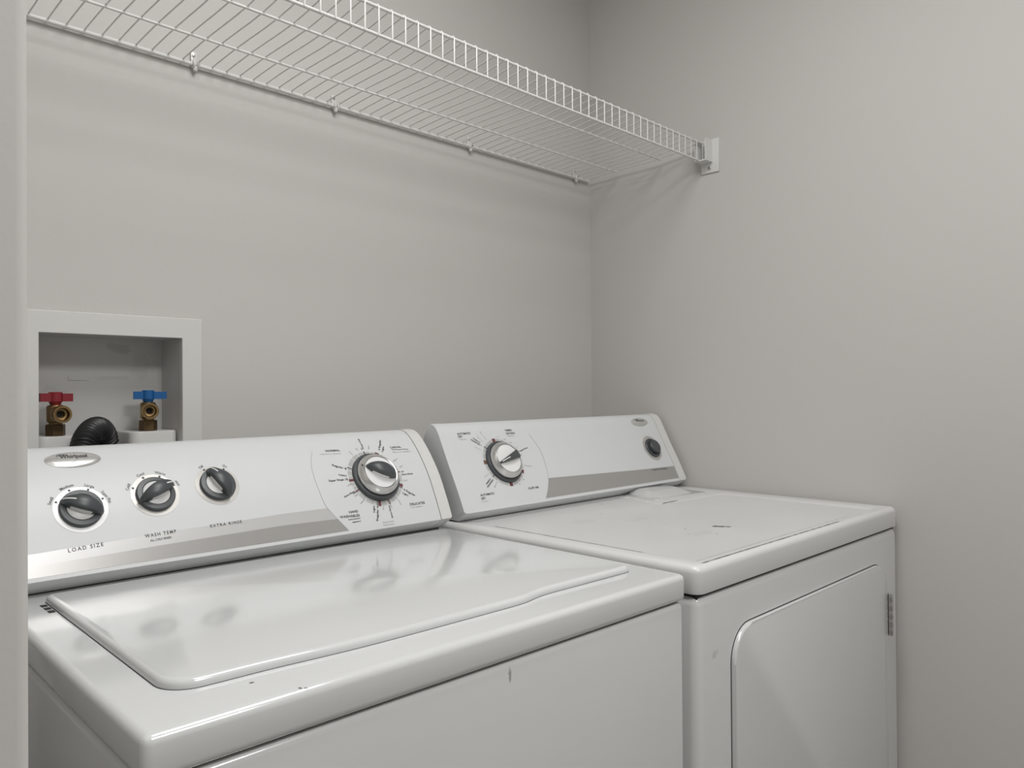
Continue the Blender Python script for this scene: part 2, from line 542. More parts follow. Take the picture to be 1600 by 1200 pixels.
def big_dial(face, parent, u, t, ang, taper):
    k = root_at('cycle_dial', face, u, t, parent, M['charcoal'],
                [(0.0435,-0.004), (0.0437,0.0035), (0.0425,0.0055), (0.0388,0.006), (0.038,0.004), (0,0.004)], 64)
    Rz = Matrix.Rotation(math.radians(ang), 4, 'Z')
    bm = bmesh.new(); lathe(bm, [(0.0372,0.004), (0.0378,0.010), (0.0365,0.0145), (0.0308,0.0195), (0.0296,0.0190), (0.0294,0.0165)], 64)
    tag(finish('dial_ring', bm, M['brushed'], k, smooth=50), 'brushed silver ring')
    bm = bmesh.new(); lathe(bm, [(0.0292,0.0165), (0.0288,0.0182), (0.020,0.0190), (0,0.0192)], 64)
    tag(finish('dial_cap', bm, M['knob_white'], k, smooth=50), 'white dial cap')
    if taper:
        wid = lambda x: 0.0085 - 0.0067*(x+0.029)/0.058
        finish('grip', fin_bm(0.0295, wid, 0.0175, 0.0305), M['charcoal'], k, smooth=40, matrix=Rz)
        tag(finish('pointer_mark', pointer_bm(0.008, 0.027, 0.0295, 0.0175, 0.0305), M['white_mark'], k, matrix=Rz), 'white pointer line')
    else:
        wid = lambda x: 0.0016 + 0.0080*max(0, 1-(x/0.0285)**2)
        finish('grip', fin_bm(0.0280, wid, 0.0175, 0.0360), M['charcoal'], k, smooth=40, matrix=Rz)
        wid2 = lambda x: 0.0006 + 0.0102*max(0, 1-(x/0.0262)**2)
        tag(finish('grip_insert', fin_bm(0.0260, wid2, 0.0160, 0.0262), M['knob_white'], k, smooth=40, matrix=Rz), 'white side of the grip')
        bm = bmesh.new(); lathe(bm, [(0, 0.0001), (0.0015, 0.0001), (0.0015, 0.0008), (0, 0.0009)], 12)
        tilt = Matrix.Translation((0.0336, 0, 0.0170)) @ Matrix.Rotation(math.radians(41), 4, 'Y')
        finish('index_dot', bm, M['ink'], k, matrix=Rz @ tilt)
    return k

def dial_ring_print(face, console, u, t, gaps, ticks, r0=0.0435, r1=0.0512):
    gaps = sorted(g % 360 for g in gaps)
    bm = bmesh.new()
    for a, b in zip(gaps, gaps[1:] + [gaps[0] + 360]):
        if b - a > 4: sector(bm, face, u, t, r0, r1, a+1.3, b-1.3, 0.0003, max(2, int((b-a)/6)))
    tag(finish('dial_scale', bm, M['seg'], console), 'pale grey segmented scale ring')
    for a, half, mat in ticks:
        bm = bmesh.new(); sector(bm, face, u, t, r0, r1 + 0.0012, a-half, a+half, 0.0005, 3)
        finish('tick_mark', bm, mat, console)

def badge(face, console, u, t, ru, rt, name_h):
    bm = bmesh.new(); n = 48; rings = []
    for k in range(9):
        q = 1 - k/8
        h = 0.0003 + 0.0030*math.sqrt(max(0, 1-q*q))
        if k == 8: rings.append([bm.verts.new(face.pt(u, t, h))]); break
        rings.append([bm.verts.new(face.pt(u + ru*q*math.cos(2*math.pi*i/n), t + rt*q*math.sin(2*math.pi*i/n), h)) for i in range(n)])
    for a, b in zip(rings, rings[1:]):
        for i in range(n):
            j = (i+1) % n
            if len(b) == 1: bm.faces.new((a[i], a[j], b[0]))
            else: bm.faces.new((a[i], a[j], b[j], b[i]))
    tag(finish('badge', bm, M['badge'], console, smooth=60), 'oval silver maker badge')
    print_text(face, console, 'Whirlpool', u-ru*0.46, t+rt*0.02, u+ru*0.5, t+rt*0.02, name_h, M['ink'], 0.95, 0.012, 0.0036)
    # the thin stroke that sweeps through the lettering and the small arc over its first letter
    bm = bmesh.new()
    st = crspline([Vector((u + ru*a, t + rt*b)) for a, b in ((-0.18, -0.66), (-0.10, -0.52), (0.12, -0.20), (0.30, 0.20), (0.36, 0.52))], 6)
    ribbon(bm, face, [(p.x, p.y) for p in st], 0.00035, 0.0035)
    finish('badge_swoosh', bm, M['ink_grey'], console)
    bm = bmesh.new()
    st = crspline([Vector((u + ru*a, t + rt*b)) for a, b in ((-0.58, 0.34), (-0.44, 0.46), (-0.22, 0.44))], 6)
    ribbon(bm, face, [(p.x, p.y) for p in st], 0.0011, 0.0035)
    finish('badge_swoosh', bm, M['ink'], console)

def fillet(pts, rad, n=8):
    """round the corners of a 2-D polygon; rad = one radius or one per corner"""
    out = []; k = len(pts)
    for i in range(k):
        p = Vector(pts[i]); a = Vector(pts[i-1]); b = Vector(pts[(i+1) % k])
        r = rad[i] if isinstance(rad, (list, tuple)) else rad
        da = (a-p).normalized(); db = (b-p).normalized()
        if r <= 1e-6: out.append((p.x, p.y)); continue
        half = math.acos(max(-1, min(1, da.dot(db))))/2
        d = min(r/math.tan(half), 0.49*min((a-p).length, (b-p).length)); r = d*math.tan(half)
        c = p + (da+db).normalized()*(r/math.sin(half))
        s0 = p + da*d - c; s1 = p + db*d - c
        a0 = math.atan2(s0.y, s0.x); a1 = math.atan2(s1.y, s1.x)
        dd = (a1-a0+math.pi) % (2*math.pi) - math.pi
        for q in range(n+1):
            an = a0 + dd*q/n
            out.append((c.x + r*math.cos(an), c.y + r*math.sin(an)))
    return out

def offset_poly(pts, d):
    """move a counter-clockwise outline inwards by d"""
    out = []; k = len(pts)
    for i in range(k):
        a = Vector(pts[i-1]); b = Vector(pts[(i+1) % k]); t = (b-a)
        if t.length < 1e-9: out.append(pts[i]); continue
        t.normalize(); out.append((pts[i][0] - t.y*d, pts[i][1] + t.x*d))
    return out

def round_slab(bm, pts, z0, z1, r, seg=5):
    """slab of a given outline whose upper rim is rolled over"""
    prof = [(0.0, z0)] + [(r - r*math.cos(math.pi/2*k/seg), z1 - r + r*math.sin(math.pi/2*k/seg)) for k in range(seg+1)]
    loops = [[bm.verts.new((x, y, z)) for x, y in offset_poly(pts, d)] for d, z in prof]
    n = len(pts)
    bm.faces.new(loops[0][::-1])
    for a, b in zip(loops, loops[1:]):
        for i in range(n):
            j = (i+1) % n
            bm.faces.new((a[i], a[j], b[j], b[i]))
    bm.faces.new(loops[-1])

# ------------------------------------------------------------------ washing machine
ZW = 0.930
washer = empty('washing_machine', (-0.76501, -0.76669, 0.0), -0.027324)
tag(washer, 'white top loading washing machine with closed lid and four control knobs beside the dryer', 'washing machine')
finish('body', box_bm((-0.684, 0.003, 0.025), (-0.002, 0.655, 0.8926), 0.007, 4), M['washer_front'], washer, smooth=30)
for fx in (-0.63, -0.055):
    for fy in (0.06, 0.60):
        bm = bmesh.new(); lathe(bm, [(0, 0), (0.022, 0), (0.022, 0.012), (0.009, 0.015), (0.009, 0.03), (0, 0.03)], 20, Matrix.Translation((fx, fy, 0)))
        finish('foot', bm, M['foot'], washer, smooth=40)
# dark block painting the shade between the cabinet and the top
finish('seam_shade', box_bm((-0.678, 0.010, 0.885), (-0.008, 0.648, 0.899)), M['gap'], washer)
def washer_top():
    bm = box_bm((-0.686, 0.0, 0.8945), (0.0, 0.660, ZW), 0.008, 5)
    return bm
finish('top_panel', washer_top(), M['washer_top'], washer, smooth=30)
def lid_outline():
    pts = []
    # front edge, left to right, with the hand-hold swelling in its middle
    def fr(u):
        if u < -0.62: return 0.066
        s = 1/(1+math.exp(-(u+0.52)/0.028)); e = 1/(1+math.exp((u+0.232)/0.009))
        return 0.0655 - 0.0105*s*e
    base = fillet([(-0.6445, 0.066), (-0.0385, 0.060), (-0.0385, 0.462), (-0.6415, 0.462)], [0.030, 0.012, 0.010, 0.010], 8)
    # drop the straight front run and replace it by the swelling one
    i0 = 8; i1 = 9
    us = [-0.60 + (0.60-0.065)*i/60 for i in range(61)]
    return base[:i0+1] + [(u, fr(u) - 0.0055*(u+0.6)/0.54) for u in us] + base[i1:]
bm = bmesh.new(); round_slab(bm, lid_outline(), ZW-0.0005, ZW+0.0085, 0.0060)
lid = finish('lid', bm, M['washer'], washer, smooth=35)
bm = bmesh.new(); poly_prism(bm, offset_poly(lid_outline(), -0.0006), ZW-0.0005, ZW+0.0003)
finish('lid_gap_shade', bm, M['gap'], lid)  # dark sheet painting the shade around the lid foot
for k in range(3):
    finish('hinge_slot', box_bm((-0.6500, 0.402+0.016*k, ZW-0.001), (-0.6437, 0.412+0.016*k, ZW+0.0005)), M['gap'], lid)

PW = [(0.480,0.020), (0.4965,0.056), (0.517,0.095), (0.545,0.133), (0.572,0.160), (0.590,0.170), (0.605,0.172)]
fw = Face(PW, ZW)
def outline(face, z0, tail, grow=0.0):
    pr = [(0.506, z0+0.0012), (0.4815, z0+0.0180)]
    for i in range(0, len(face.t)):
        p = face.pt(0, face.t[i], grow); pr.append((p.y, p.z))
    return pr + [(w, z0+z) for w, z in tail]
tailW = [(0.618,0.167), (0.630,0.150), (0.636,0.11), (0.640,0.0012)]
con = finish('console', profile_prism(outline(fw, ZW, tailW), -0.660, -0.0285), M['panel'], washer, smooth=30)
finish('end_cap', profile_prism(outline(fw, ZW, tailW, 0.0010), -0.0275, -0.004, 0.0035, 1), M['plastic'], con, smooth=30)
finish('end_cap', profile_prism(outline(fw, ZW, tailW, 0.0010), -0.684, -0.661, 0.0035, -1), M['plastic'], con, smooth=30)
finish('seam_shade', box_bm((-0.676, 0.511, ZW-0.001), (-0.010, 0.630, ZW+0.003)), M['gap'], con)  # dark block painted for the shade under the console
arcW = [(0.0035,-0.2128), (0.0051,-0.2137), (0.0352,-0.2348), (0.0534,-0.2448), (0.0891,-0.2492), (0.1212,-0.2469), (0.1491,-0.2352)]
loW = lambda u: 0.0050
midW = lambda u: interp([(-0.66,0.0186), (-0.50,0.0235), (-0.323,0.0275), (-0.232,0.0262)], u)
topW = lambda u: interp([(-0.66,0.0339), (-0.505,0.0396), (-0.319,0.0452), (-0.24,0.0455)], u)
uaW = lambda t: interp(arcW, t)
tag(finish('stripe', stripe_bm(fw, -0.660, uaW, loW, midW), M['silver_dark'], con, smooth=60), 'dark silver band along the console foot')
tag(finish('stripe', stripe_bm(fw, -0.660, uaW, midW, topW), M['silver_light'], con, smooth=60), 'pale silver band under the knobs')
bm = bmesh.new(); ribbon(bm, fw, [(p.x, p.y) for p in crspline([Vector((u, t)) for t, u in arcW[1:]], 8)], 0.0007, 0.0004)
finish('arc_line', bm, M['line'], con)
KA = (-0.5868, 0.0858); KB = (-0.4930, 0.0962); KC = (-0.4050, 0.1025); KD = (-0.1372, 0.0895)
small_knob(fw, washer, con, *KA, 155, M['bezel_lit'])
small_knob(fw, washer, con, *KB, 24, M['bezel'])
small_knob(fw, washer, con, *KC, 116, M['bezel'])
for (kc, labs) in ((KA, (('Small',155), ('Medium',109), ('Large',65), ('Super Plus',23))), (KB, (('Cold',155), ('Cool',111), ('Warm',68), ('Hot',24))), (KC, (('Off',116), ('On',58)))):
    for s, a in labs:
        print_arc(fw, con, s, kc[0], kc[1], 0.0342, a, 0.0040, M['ink'], narrow=0.92 if len(s) < 8 else 0.78)
        bm = bmesh.new(); sector(bm, fw, kc[0], kc[1], 0.0282, 0.0310, a-2.6, a+2.6, 0.0007, 2)
        finish('tick_mark', bm, M['ink'], con)
big_dial(fw, washer, *KD, 152, False)
red = M['ink_red']; blk = M['ink']
dial_ring_print(fw, con, *KD, [93, 79, 58, 30, 14, 3, -17, -31, -52, -70, -82, -96, -110, -130, -148, -165, -175, 172, 160, 150, 128, 110],
    [(93,1.0,blk), (66,3.2,red), (61.5,0.7,blk), (6,1.0,red), (-24,3.2,red), (-29,0.7,blk), (-76,1.1,red), (-99,3.0,red), (-104,0.8,blk), (-154,1.2,red), (-178,2.6,red), (154,0.8,blk)])
badge(fw, con, -0.583, 0.164, 0.034, 0.0145, 0.0062)
WASHER_TEXT = [
    ('LOAD SIZE',-0.6078,0.0306,-0.5673,0.0331,0.0048,'d'),
    ('WASH TEMP',-0.5162,0.0363,-0.4758,0.0378,0.0046,'d'),
    ('ALL COLD RINSES',-0.5107,0.0303,-0.4832,0.0312,0.0028,'d'),
    ('EXTRA RINSE',-0.4286,0.0387,-0.3826,0.0397,0.0042,'d'),
    ('NORMAL',-0.2107,0.1466,-0.1839,0.1462,0.0042,'d'),
    ('High & Low Agitation',-0.2227,0.1415,-0.1842,0.1405,0.0022,'g'),
    ('CASUAL',-0.0827,0.1446,-0.0595,0.1444,0.0042,'d'),
    ('Permanent Press',-0.0815,0.1406,-0.0464,0.1392,0.0022,'d'),
    ('High & Low Agitation',-0.083,0.1349,-0.0446,0.134,0.0022,'g'),
    ('HAND',-0.2056,0.0324,-0.1886,0.0322,0.0042,'d'),
    ('WASHABLES',-0.2241,0.0263,-0.188,0.0251,0.0042,'d'),
    ('Intermittent',-0.21,0.0214,-0.1878,0.0213,0.0022,'d'),
    ('Agitation',-0.2045,0.0164,-0.1882,0.0167,0.0022,'d'),
    ('DELICATES',-0.0858,0.0318,-0.054,0.0316,0.0042,'d'),
    ('Low Agitation',-0.0849,0.0273,-0.0608,0.0273,0.0022,'g'),
    ('Pause for Soak',-0.148,0.0085,-0.1263,0.0088,0.0022,'g'),
    ('Push to Start',-0.1478,0.0039,-0.1267,0.0038,0.0022,'g'),
    ('Regular 8',-0.2105,0.1179,-0.1871,0.1083,0.0038,'d'),
    ('Heavy',-0.205,0.0986,-0.1909,0.0957,0.0032,'d'),
    ('Super Wash 18',-0.2264,0.0892,-0.1913,0.0886,0.0038,'d'),
    ('Off',-0.1952,0.0771,-0.1871,0.0804,0.0026,'g'),
    ('Extra Rinse',-0.2062,0.0591,-0.1857,0.067,0.003,'d'),
    ('Off',-0.1895,0.0627,-0.1842,0.0649,0.0026,'d'),
    ('Spin',-0.1875,0.0586,-0.1809,0.0616,0.0026,'g'),
    ('Rinse',-0.1793,0.0451,-0.1709,0.0519,0.0026,'g'),
    ('Light',-0.1584,0.0282,-0.1555,0.0393,0.0034,'d'),
    ('Regular 6',-0.1561,0.0133,-0.1485,0.0379,0.0036,'d'),
    ('Spin',-0.14,0.0306,-0.1381,0.0369,0.0026,'g'),
    ('Extra Rinse',-0.126,0.0153,-0.1268,0.0371,0.003,'d'),
    ('Off',-0.1225,0.0321,-0.123,0.0377,0.0026,'g'),
    ('Rinse',-0.1024,0.0363,-0.1063,0.0458,0.0026,'g'),
    ('4 Regular',-0.091,0.0605,-0.0702,0.0468,0.0036,'d'),
    ('Light',-0.0946,0.0547,-0.0844,0.0483,0.0032,'d'),
    ('Spin',-0.0847,0.0766,-0.0758,0.0768,0.0026,'g'),
    ('Off',-0.0825,0.093,-0.0769,0.0938,0.0026,'d'),
    ('Extra Rinse',-0.0834,0.0877,-0.0601,0.0878,0.003,'d'),
    ('Spin',-0.082,0.1027,-0.0748,0.1055,0.0026,'g'),
    ('Rinse',-0.0887,0.116,-0.0788,0.1211,0.0026,'g'),
    ('4 Regular',-0.1064,0.1413,-0.0925,0.1656,0.0036,'d'),
    ('Light',-0.1017,0.1379,-0.0938,0.1494,0.0032,'d'),
    ('Spin',-0.1267,0.1454,-0.1229,0.1543,0.0026,'g'),
    ('Extra Rinse',-0.1374,0.1713,-0.1385,0.1474,0.003,'d'),
    ('Off',-0.1425,0.1503,-0.142,0.1456,0.0026,'d'),
    ('Spin',-0.1525,0.1505,-0.1502,0.1442,0.0026,'g'),
    ('Rinse',-0.1687,0.1437,-0.1638,0.136,0.0026,'g'),
]
for (s, a, b, c, d, h, k) in WASHER_TEXT:
    big = s in ('LOAD SIZE', 'WASH TEMP', 'EXTRA RINSE')
    print_text(fw, con, s, a, b, c, d, h, M['ink'] if k == 'd' else M['ink_grey'], 1.35 if big else 1.0, (0.016 if h < 0.004 else 0.012) if k == 'd' else 0.004)

# ------------------------------------------------------------------ dryer
ZD = 0.9363
dryer = empty('clothes_dryer', (-0.01124, -0.78659, 0.0), -0.015109)
tag(dryer, 'white front loading clothes dryer with scuffed top standing in the corner of the walls', 'dryer')
finish('body', box_bm((-0.736, 0.002, 0.025), (0.0, 0.650, 0.8955), 0.014, 5, lambda c, d: c.z > 0.1), M['dryer'], dryer, smooth=30)
for fx in (-0.68, -0.055):
    for fy in (0.06, 0.59):
        bm = bmesh.new(); lathe(bm, [(0, 0), (0.022, 0), (0.022, 0.012), (0.009, 0.015), (0.009, 0.03), (0, 0.03)], 20, Matrix.Translation((fx, fy, 0)))
        finish('foot', bm, M['foot'], dryer, smooth=40)
finish('seam_shade', box_bm((-0.730, 0.008, 0.888), (-0.006, 0.645, 0.902)), M['gap'], dryer)  # black slab painting the shade below the dryer top
def dryer_top():
    bm = bmesh.new()
    outer = fillet([(-0.737, 0.0), (0.0, 0.0), (0.0, 0.655), (-0.737, 0.655)], 0.016, 6)
    rec = fillet([(-0.706, 0.0145), (-0.052, 0.0145), (-0.052, 0.366), (-0.285, 0.3735), (-0.236, 0.500), (-0.706, 0.500)], [0.022, 0.028, 0.028, 0.014, 0.02, 0.02], 6)
    prof = [(0.0005, 0.8985), (0.0, 0.9005)]
    r = 0.010
    for k in range(6):
        a = math.pi/2*k/5
        prof.append((r - r*math.cos(a), ZD - r + r*math.sin(a)))
    loops = []
    for d, z in prof:
        loops.append([bm.verts.new((x, y, z)) for x, y in offset_poly(outer, d)])
    n = len(outer)
    bm.faces.new(loops[0][::-1])
    for a, b in zip(loops, loops[1:]):
        for i in range(n):
            j = (i+1) % n
            bm.faces.new((a[i], a[j], b[j], b[i]))
    inner = []
    for d, z in ((0, ZD), (0.002, ZD-0.0006), (0.006, ZD-0.0028), (0.009, ZD-0.0034)):
        inner.append([bm.verts.new((x, y, z)) for x, y in offset_poly(rec, d)])
    m_ = len(rec)
    for a, b in zip(inner, inner[1:]):
        for i in range(m_):
            j = (i+1) % m_
            bm.faces.new((a[i], a[j], b[j], b[i]))
    bm.faces.new(inner[-1])
    es = []
    for lp in (loops[-1], inner[0]):
        for i in range(len(lp)):
            v, w = lp[i], lp[(i+1) % len(lp)]
            e = bm.edges.get((v, w)) or bm.edges.new((v, w))
            es.append(e)
    bmesh.ops.triangle_fill(bm, edges=es, use_beauty=True)
    return bm
dtop = finish('top_panel', dryer_top(), M['dryer_top'], dryer, smooth=28)
# grime and painted crease shade in the pressed rim of the top
M['grime'] = simple('grime and shade in the rim', (0.09, 0.088, 0.08), 0.8, noise=0.5, nscale=120)
M['grime_faint'] = simple('faint grime', (0.42, 0.42, 0.40), 0.7, noise=0.3, nscale=120)
def grime(pts, wd, mat, z):
    bm = bmesh.new(); L = []
    pts = [Vector(p) for p in pts]; n = len(pts); rnd = random.Random(len(pts)*7)
    for i, p in enumerate(pts):
        d = (pts[min(n-1, i+1)] - pts[max(0, i-1)]).normalized()
        nr = Vector((-d.y, d.x))*wd*(0.35 + 0.65*rnd.random())/2*(1 if 0 < i < n-1 else 0.1)
        L.append([bm.verts.new((q.x, q.y, z)) for q in (p+nr, p-nr)])
    for a, b in zip(L, L[1:]): bm.faces.new((a[0], a[1], b[1], b[0]))
    finish('grime_shade_line', bm, mat, dtop)
def run(a, b, n): return [(a[0]+(b[0]-a[0])*i/n, a[1]+(b[1]-a[1])*i/n) for i in range(n+1)]
grime(run((-0.712, 0.0115), (-0.250, 0.0128), 60), 0.0034, M['grime'], ZD+0.0002)
grime(run((-0.700, 0.0330), (-0.160, 0.0330), 60), 0.0016, M['grime_faint'], ZD-0.0032)
grime(run((-0.7080, 0.110), (-0.7060, 0.430), 50), 0.0020, M['grime'], ZD+0.0002)
grime(run((-0.6935, 0.070), (-0.6935, 0.420), 50), 0.0022, M['grime_faint'], ZD-0.0032)
grime(run((-0.281, 0.3705), (-0.225, 0.3690), 16), 0.0024, M['grime'], ZD+0.0002)

lint = fillet([(-0.266, 0.393), (-0.072, 0.389), (-0.072, 0.4985), (-0.240, 0.4985)], [0.010, 0.008, 0.004, 0.004], 5)
bm = bmesh.new(); tp = poly_prism(bm, lint, ZD-0.0005, ZD+0.0022); bevel_ring(bm, tp, 0.0012, 2)
ld_ = finish('lint_screen_cover', bm, M['dryer'], dryer, smooth=30)
def lint_handle():
    bm = bmesh.new()
    lo = fillet([(-0.243, 0.412), (-0.098, 0.404), (-0.092, 0.4985), (-0.226, 0.4985)], [0.02, 0.02, 0.004, 0.004], 5)
    hi = fillet([(-0.213, 0.448), (-0.116, 0.444), (-0.108, 0.4985), (-0.203, 0.4985)], [0.016, 0.016, 0.003, 0.003], 5)
    A = [bm.verts.new((x, y, ZD+0.0018)) for x, y in lo]
    Mi = [bm.verts.new(((x+2*X)/3, (y+2*Y)/3, ZD+0.0112)) for (x, y), (X, Y) in zip(lo, hi)]
    B = [bm.verts.new((x, y, ZD+0.0135)) for x, y in hi]
    n = len(A)
    bm.faces.new(A[::-1]); bm.faces.new(B)
    for P, Q in ((A, Mi), (Mi, B)):
        for i in range(n):
            j = (i+1) % n; bm.faces.new((P[i], P[j], Q[j], Q[i]))
    return bm
finish('pull', lint_handle(), M['dryer'], ld_, smooth=50)

PD = [(0.483,0.020), (0.503,0.060), (0.525,0.100), (0.546,0.140), (0.558,0.162), (0.568,0.172), (0.580,0.1755)]
fd = Face(PD, ZD)
tailD = [(0.592,0.169), (0.603,0.152), (0.612,0.12), (0.620,0.0012)]
dcon = finish('console', profile_prism(outline(fd, ZD, tailD), -0.7015, -0.0405), M['panel'], dryer, smooth=30)
finish('end_cap', profile_prism(outline(fd, ZD, tailD, 0.0010), -0.0395, -0.012, 0.0035, 1), M['plastic'], dcon, smooth=30)
finish('end_cap', profile_prism(outline(fd, ZD, tailD, 0.0003), -0.728, -0.7014, 0.0075, -1), M['panel'], dcon, smooth=30)
finish('seam_shade', box_bm((-0.720, 0.511, ZD-0.001), (-0.018, 0.610, ZD+0.003)), M['gap'], dcon)  # shade beneath the dryer console, put in as dark colour
arcD = [(0.0021,-0.5132), (0.0034,-0.5126), (0.0220,-0.4975), (0.0437,-0.4850), (0.0710,-0.4783), (0.1028,-0.4769), (0.1237,-0.4834), (0.1435,-0.4920)]
topD = lambda u: interp([(-0.52,0.0452), (-0.483,0.0443), (-0.178,0.0368), (-0.04,0.0350)], u)
uaD = lambda t: interp(arcD, t)
def mirrored(face, u1, tlo, thi):
    return stripe_bm(face, u1, uaD, tlo, thi)
tag(finish('stripe', mirrored(fd, -0.0415, lambda u: 0.0040, topD), M['silver_dark'], dcon, smooth=60), 'dark silver band along the console foot')
bm = bmesh.new(); ribbon(bm, fd, [(p.x, p.y) for p in crspline([Vector((u, t)) for t, u in arcD[1:]], 8)], 0.0007, 0.0004)
finish('arc_line', bm, M['line'], dcon)
DD = (-0.5908, 0.0885); DB = (-0.0950, 0.0868)
big_dial(fd, dryer, *DD, 196, True)
brn = M['ink_brown']
dial_ring_print(fd, dcon, *DD, [103, 90, 78, 62, 47, 30, 20, 8, -22, -37, -52, -66, -84, -99, -130, -146, -160, 183, 169, 152, 136, 120],
    [(96.5,5.0,red), (176.3,5.0,brn), (-29.8,5.0,red), (-91.7,5.0,red), (135.6,0.9,blk), (-146,0.9,blk)], r0=0.0430, r1=0.0495)
btn = root_at('start_button', fd, DB[0], DB[1], dryer, M['charcoal'], [(0.0240,-0.003), (0.0243,0.003), (0.0230,0.0045), (0.0190,0.0045), (0.0187,0.003), (0.0165,0.003), (0.0168,0.0115), (0.0155,0.0128), (0,0.0124)])
bm = bmesh.new(); sector(bm, fd, DB[0], DB[1], 0.0, 0.0320, 0, 360, 0.0004, 56)
finish('button_bezel', bm, M['bezel'], dcon)
badge(fd, dcon, -0.101, 0.1565, 0.0325, 0.0115, 0.0046)
DRYER_TEXT = [
    ('AUTOMATIC',-0.6833,0.1515,-0.6493,0.1516,0.0042,'d'),
    ('DRY',-0.6826,0.1455,-0.6719,0.1459,0.0042,'d'),
    ('High Heat',-0.6816,0.1408,-0.6647,0.1409,0.0022,'g'),
    ('TIMED',-0.5566,0.1527,-0.537,0.1531,0.0042,'d'),
    ('DRYING',-0.5559,0.1461,-0.5319,0.1463,0.0042,'d'),
    ('High Heat',-0.5535,0.1419,-0.5366,0.1421,0.0022,'g'),
    ('FLUFF AIR',-0.5507,0.0263,-0.5218,0.0266,0.0042,'d'),
    ('AUTOMATIC',-0.6785,0.0258,-0.643,0.0263,0.0042,'d'),
    ('DRY',-0.6788,0.0191,-0.6678,0.0195,0.0042,'d'),
    ('Low Heat',-0.6792,0.0141,-0.6632,0.0145,0.0022,'g'),
    ('ENERGY',-0.648,0.1416,-0.6339,0.1306,0.003,'d'),
    ('PREFERRED *',-0.655,0.1391,-0.633,0.1244,0.003,'d'),
    ('More Dry',-0.6248,0.1552,-0.6158,0.1373,0.0022,'g'),
    ('Very Dry',-0.6371,0.1465,-0.6261,0.133,0.0022,'g'),
    ('Less Dry',-0.6511,0.1239,-0.6374,0.1166,0.0024,'g'),
    ('ENERGY',-0.6539,0.0466,-0.6384,0.0569,0.003,'d'),
    ('PREFERRED',-0.6537,0.0403,-0.633,0.0544,0.003,'d'),
    ('More Dry',-0.6365,0.039,-0.6256,0.0497,0.0022,'g'),
    ('Less Dry',-0.6526,0.0614,-0.6385,0.0672,0.0022,'g'),
    ('Tumble Press',-0.5395,0.1059,-0.5111,0.1134,0.003,'d'),
    ('Cool Down',-0.5387,0.0763,-0.5183,0.0721,0.0024,'g'),
    ('70',-0.5843,0.1402,-0.5798,0.1403,0.0026,'g'),
    ('60',-0.5685,0.1345,-0.5639,0.1346,0.0026,'g'),
    ('50',-0.5551,0.1269,-0.5502,0.1271,0.0026,'g'),
    ('40',-0.5444,0.114,-0.54,0.1142,0.0026,'g'),
    ('10',-0.5381,0.0986,-0.5336,0.0989,0.0026,'g'),
    ('30',-0.5581,0.0464,-0.5531,0.0468,0.0026,'g'),
    ('20',-0.5725,0.0385,-0.5676,0.0388,0.0026,'g'),
    ('PUSH TO START',-0.1316,0.0305,-0.0718,0.0295,0.0036,'d'),
]
for (s, a, b, c, d, h, k) in DRYER_TEXT:
    print_text(fd, dcon, s, a, b, c, d, h, M['ink'] if k == 'd' else M['ink_grey'], 1.0, (0.016 if h < 0.004 else 0.012) if k == 'd' else 0.004)

# front door with its painted shadow gap and hinge
def door_outline(g=0.0):
    return fillet([(-0.652-g, 0.20-g), (-0.0745+g, 0.20-g), (-0.0745+g, 0.8385+g), (-0.652-g, 0.8365+g)], [0.05, 0.05, 0.050+g, 0.050+g], 8)
def front_plate(pts, y0, y1, bev):
    bm = bmesh.new()
    tp = poly_prism(bm, pts, 0.0, y1-y0)
    if bev: bevel_ring(bm, tp, bev, 4)
    for v in bm.verts: v.co = Vector((v.co.x, y1 - v.co.z, v.co.y))
    return bm
door = finish('door', front_plate(door_outline(), -0.0050, 0.0030, 0.0042), M['dryer'], dryer, smooth=35)
finish('door_gap_shade', front_plate(door_outline(0.0014), 0.0014, 0.0030, 0.0), M['gap'], door)
hinge = finish('hinge', box_bm((-0.0720, -0.0020, 0.6960), (-0.0590, 0.0025, 0.7760)), M['chrome'], dryer)
for k in range(5):
    bm = bmesh.new(); z = 0.6965 + 0.016*k
    lathe(bm, [(0, z), (0.0046, z), (0.0050, z+0.001), (0.0050, z+0.0138), (0.0046, z+0.0148), (0, z+0.0148)], 14, Matrix.Translation((-0.0685, -0.0080, 0)))
    finish('hinge_knuckle', bm, M['chrome'], hinge, smooth=40)

# ------------------------------------------------------------------ wire shelf
shelf = empty('wire_shelf', (0, 0, 1.7379))
tag(shelf, 'white coated wire shelf with hanging front lip running along the back wall', 'shelf')
def rod(x0, x1, y, z, r):
    bm = bmesh.new(); tube(bm, [(x0, y, z-1.7379), (x1, y, z-1.7379)], r, 10)
    return finish('rod', bm, M['wire'], shelf, smooth=50)
SX0 = -1.552
rod(SX0, -0.018, -0.0085, 1.7375, 0.0035)
rod(SX0, -0.018, -0.1041, 1.7428, 0.0022)
rod(SX0, -0.018, -0.2404, 1.7462, 0.0022)
rod(SX0, -0.012, -0.3545, 1.7615, 0.0027)
rod(SX0, -0.012, -0.3545, 1.7185, 0.0027)
path = crspline([(0, -0.0060, 1.7395-1.7379), (0, -0.0110, 1.7415-1.7379), (0, -0.1041, 1.7466-1.7379), (0, -0.2404, 1.7500-1.7379), (0, -0.345, 1.7640-1.7379)], 3)
path += [Vector((0, -0.3545, 1.7655-1.7379)), Vector((0, -0.3578, 1.7620-1.7379)), Vector((0, -0.3578, 1.7165-1.7379))]
bm = bmesh.new(); tube(bm, path, 0.00125, 6)
w0 = finish('wire', bm, M['wire'], shelf, smooth=60)
w0.location = (-0.0190, 0, 0)
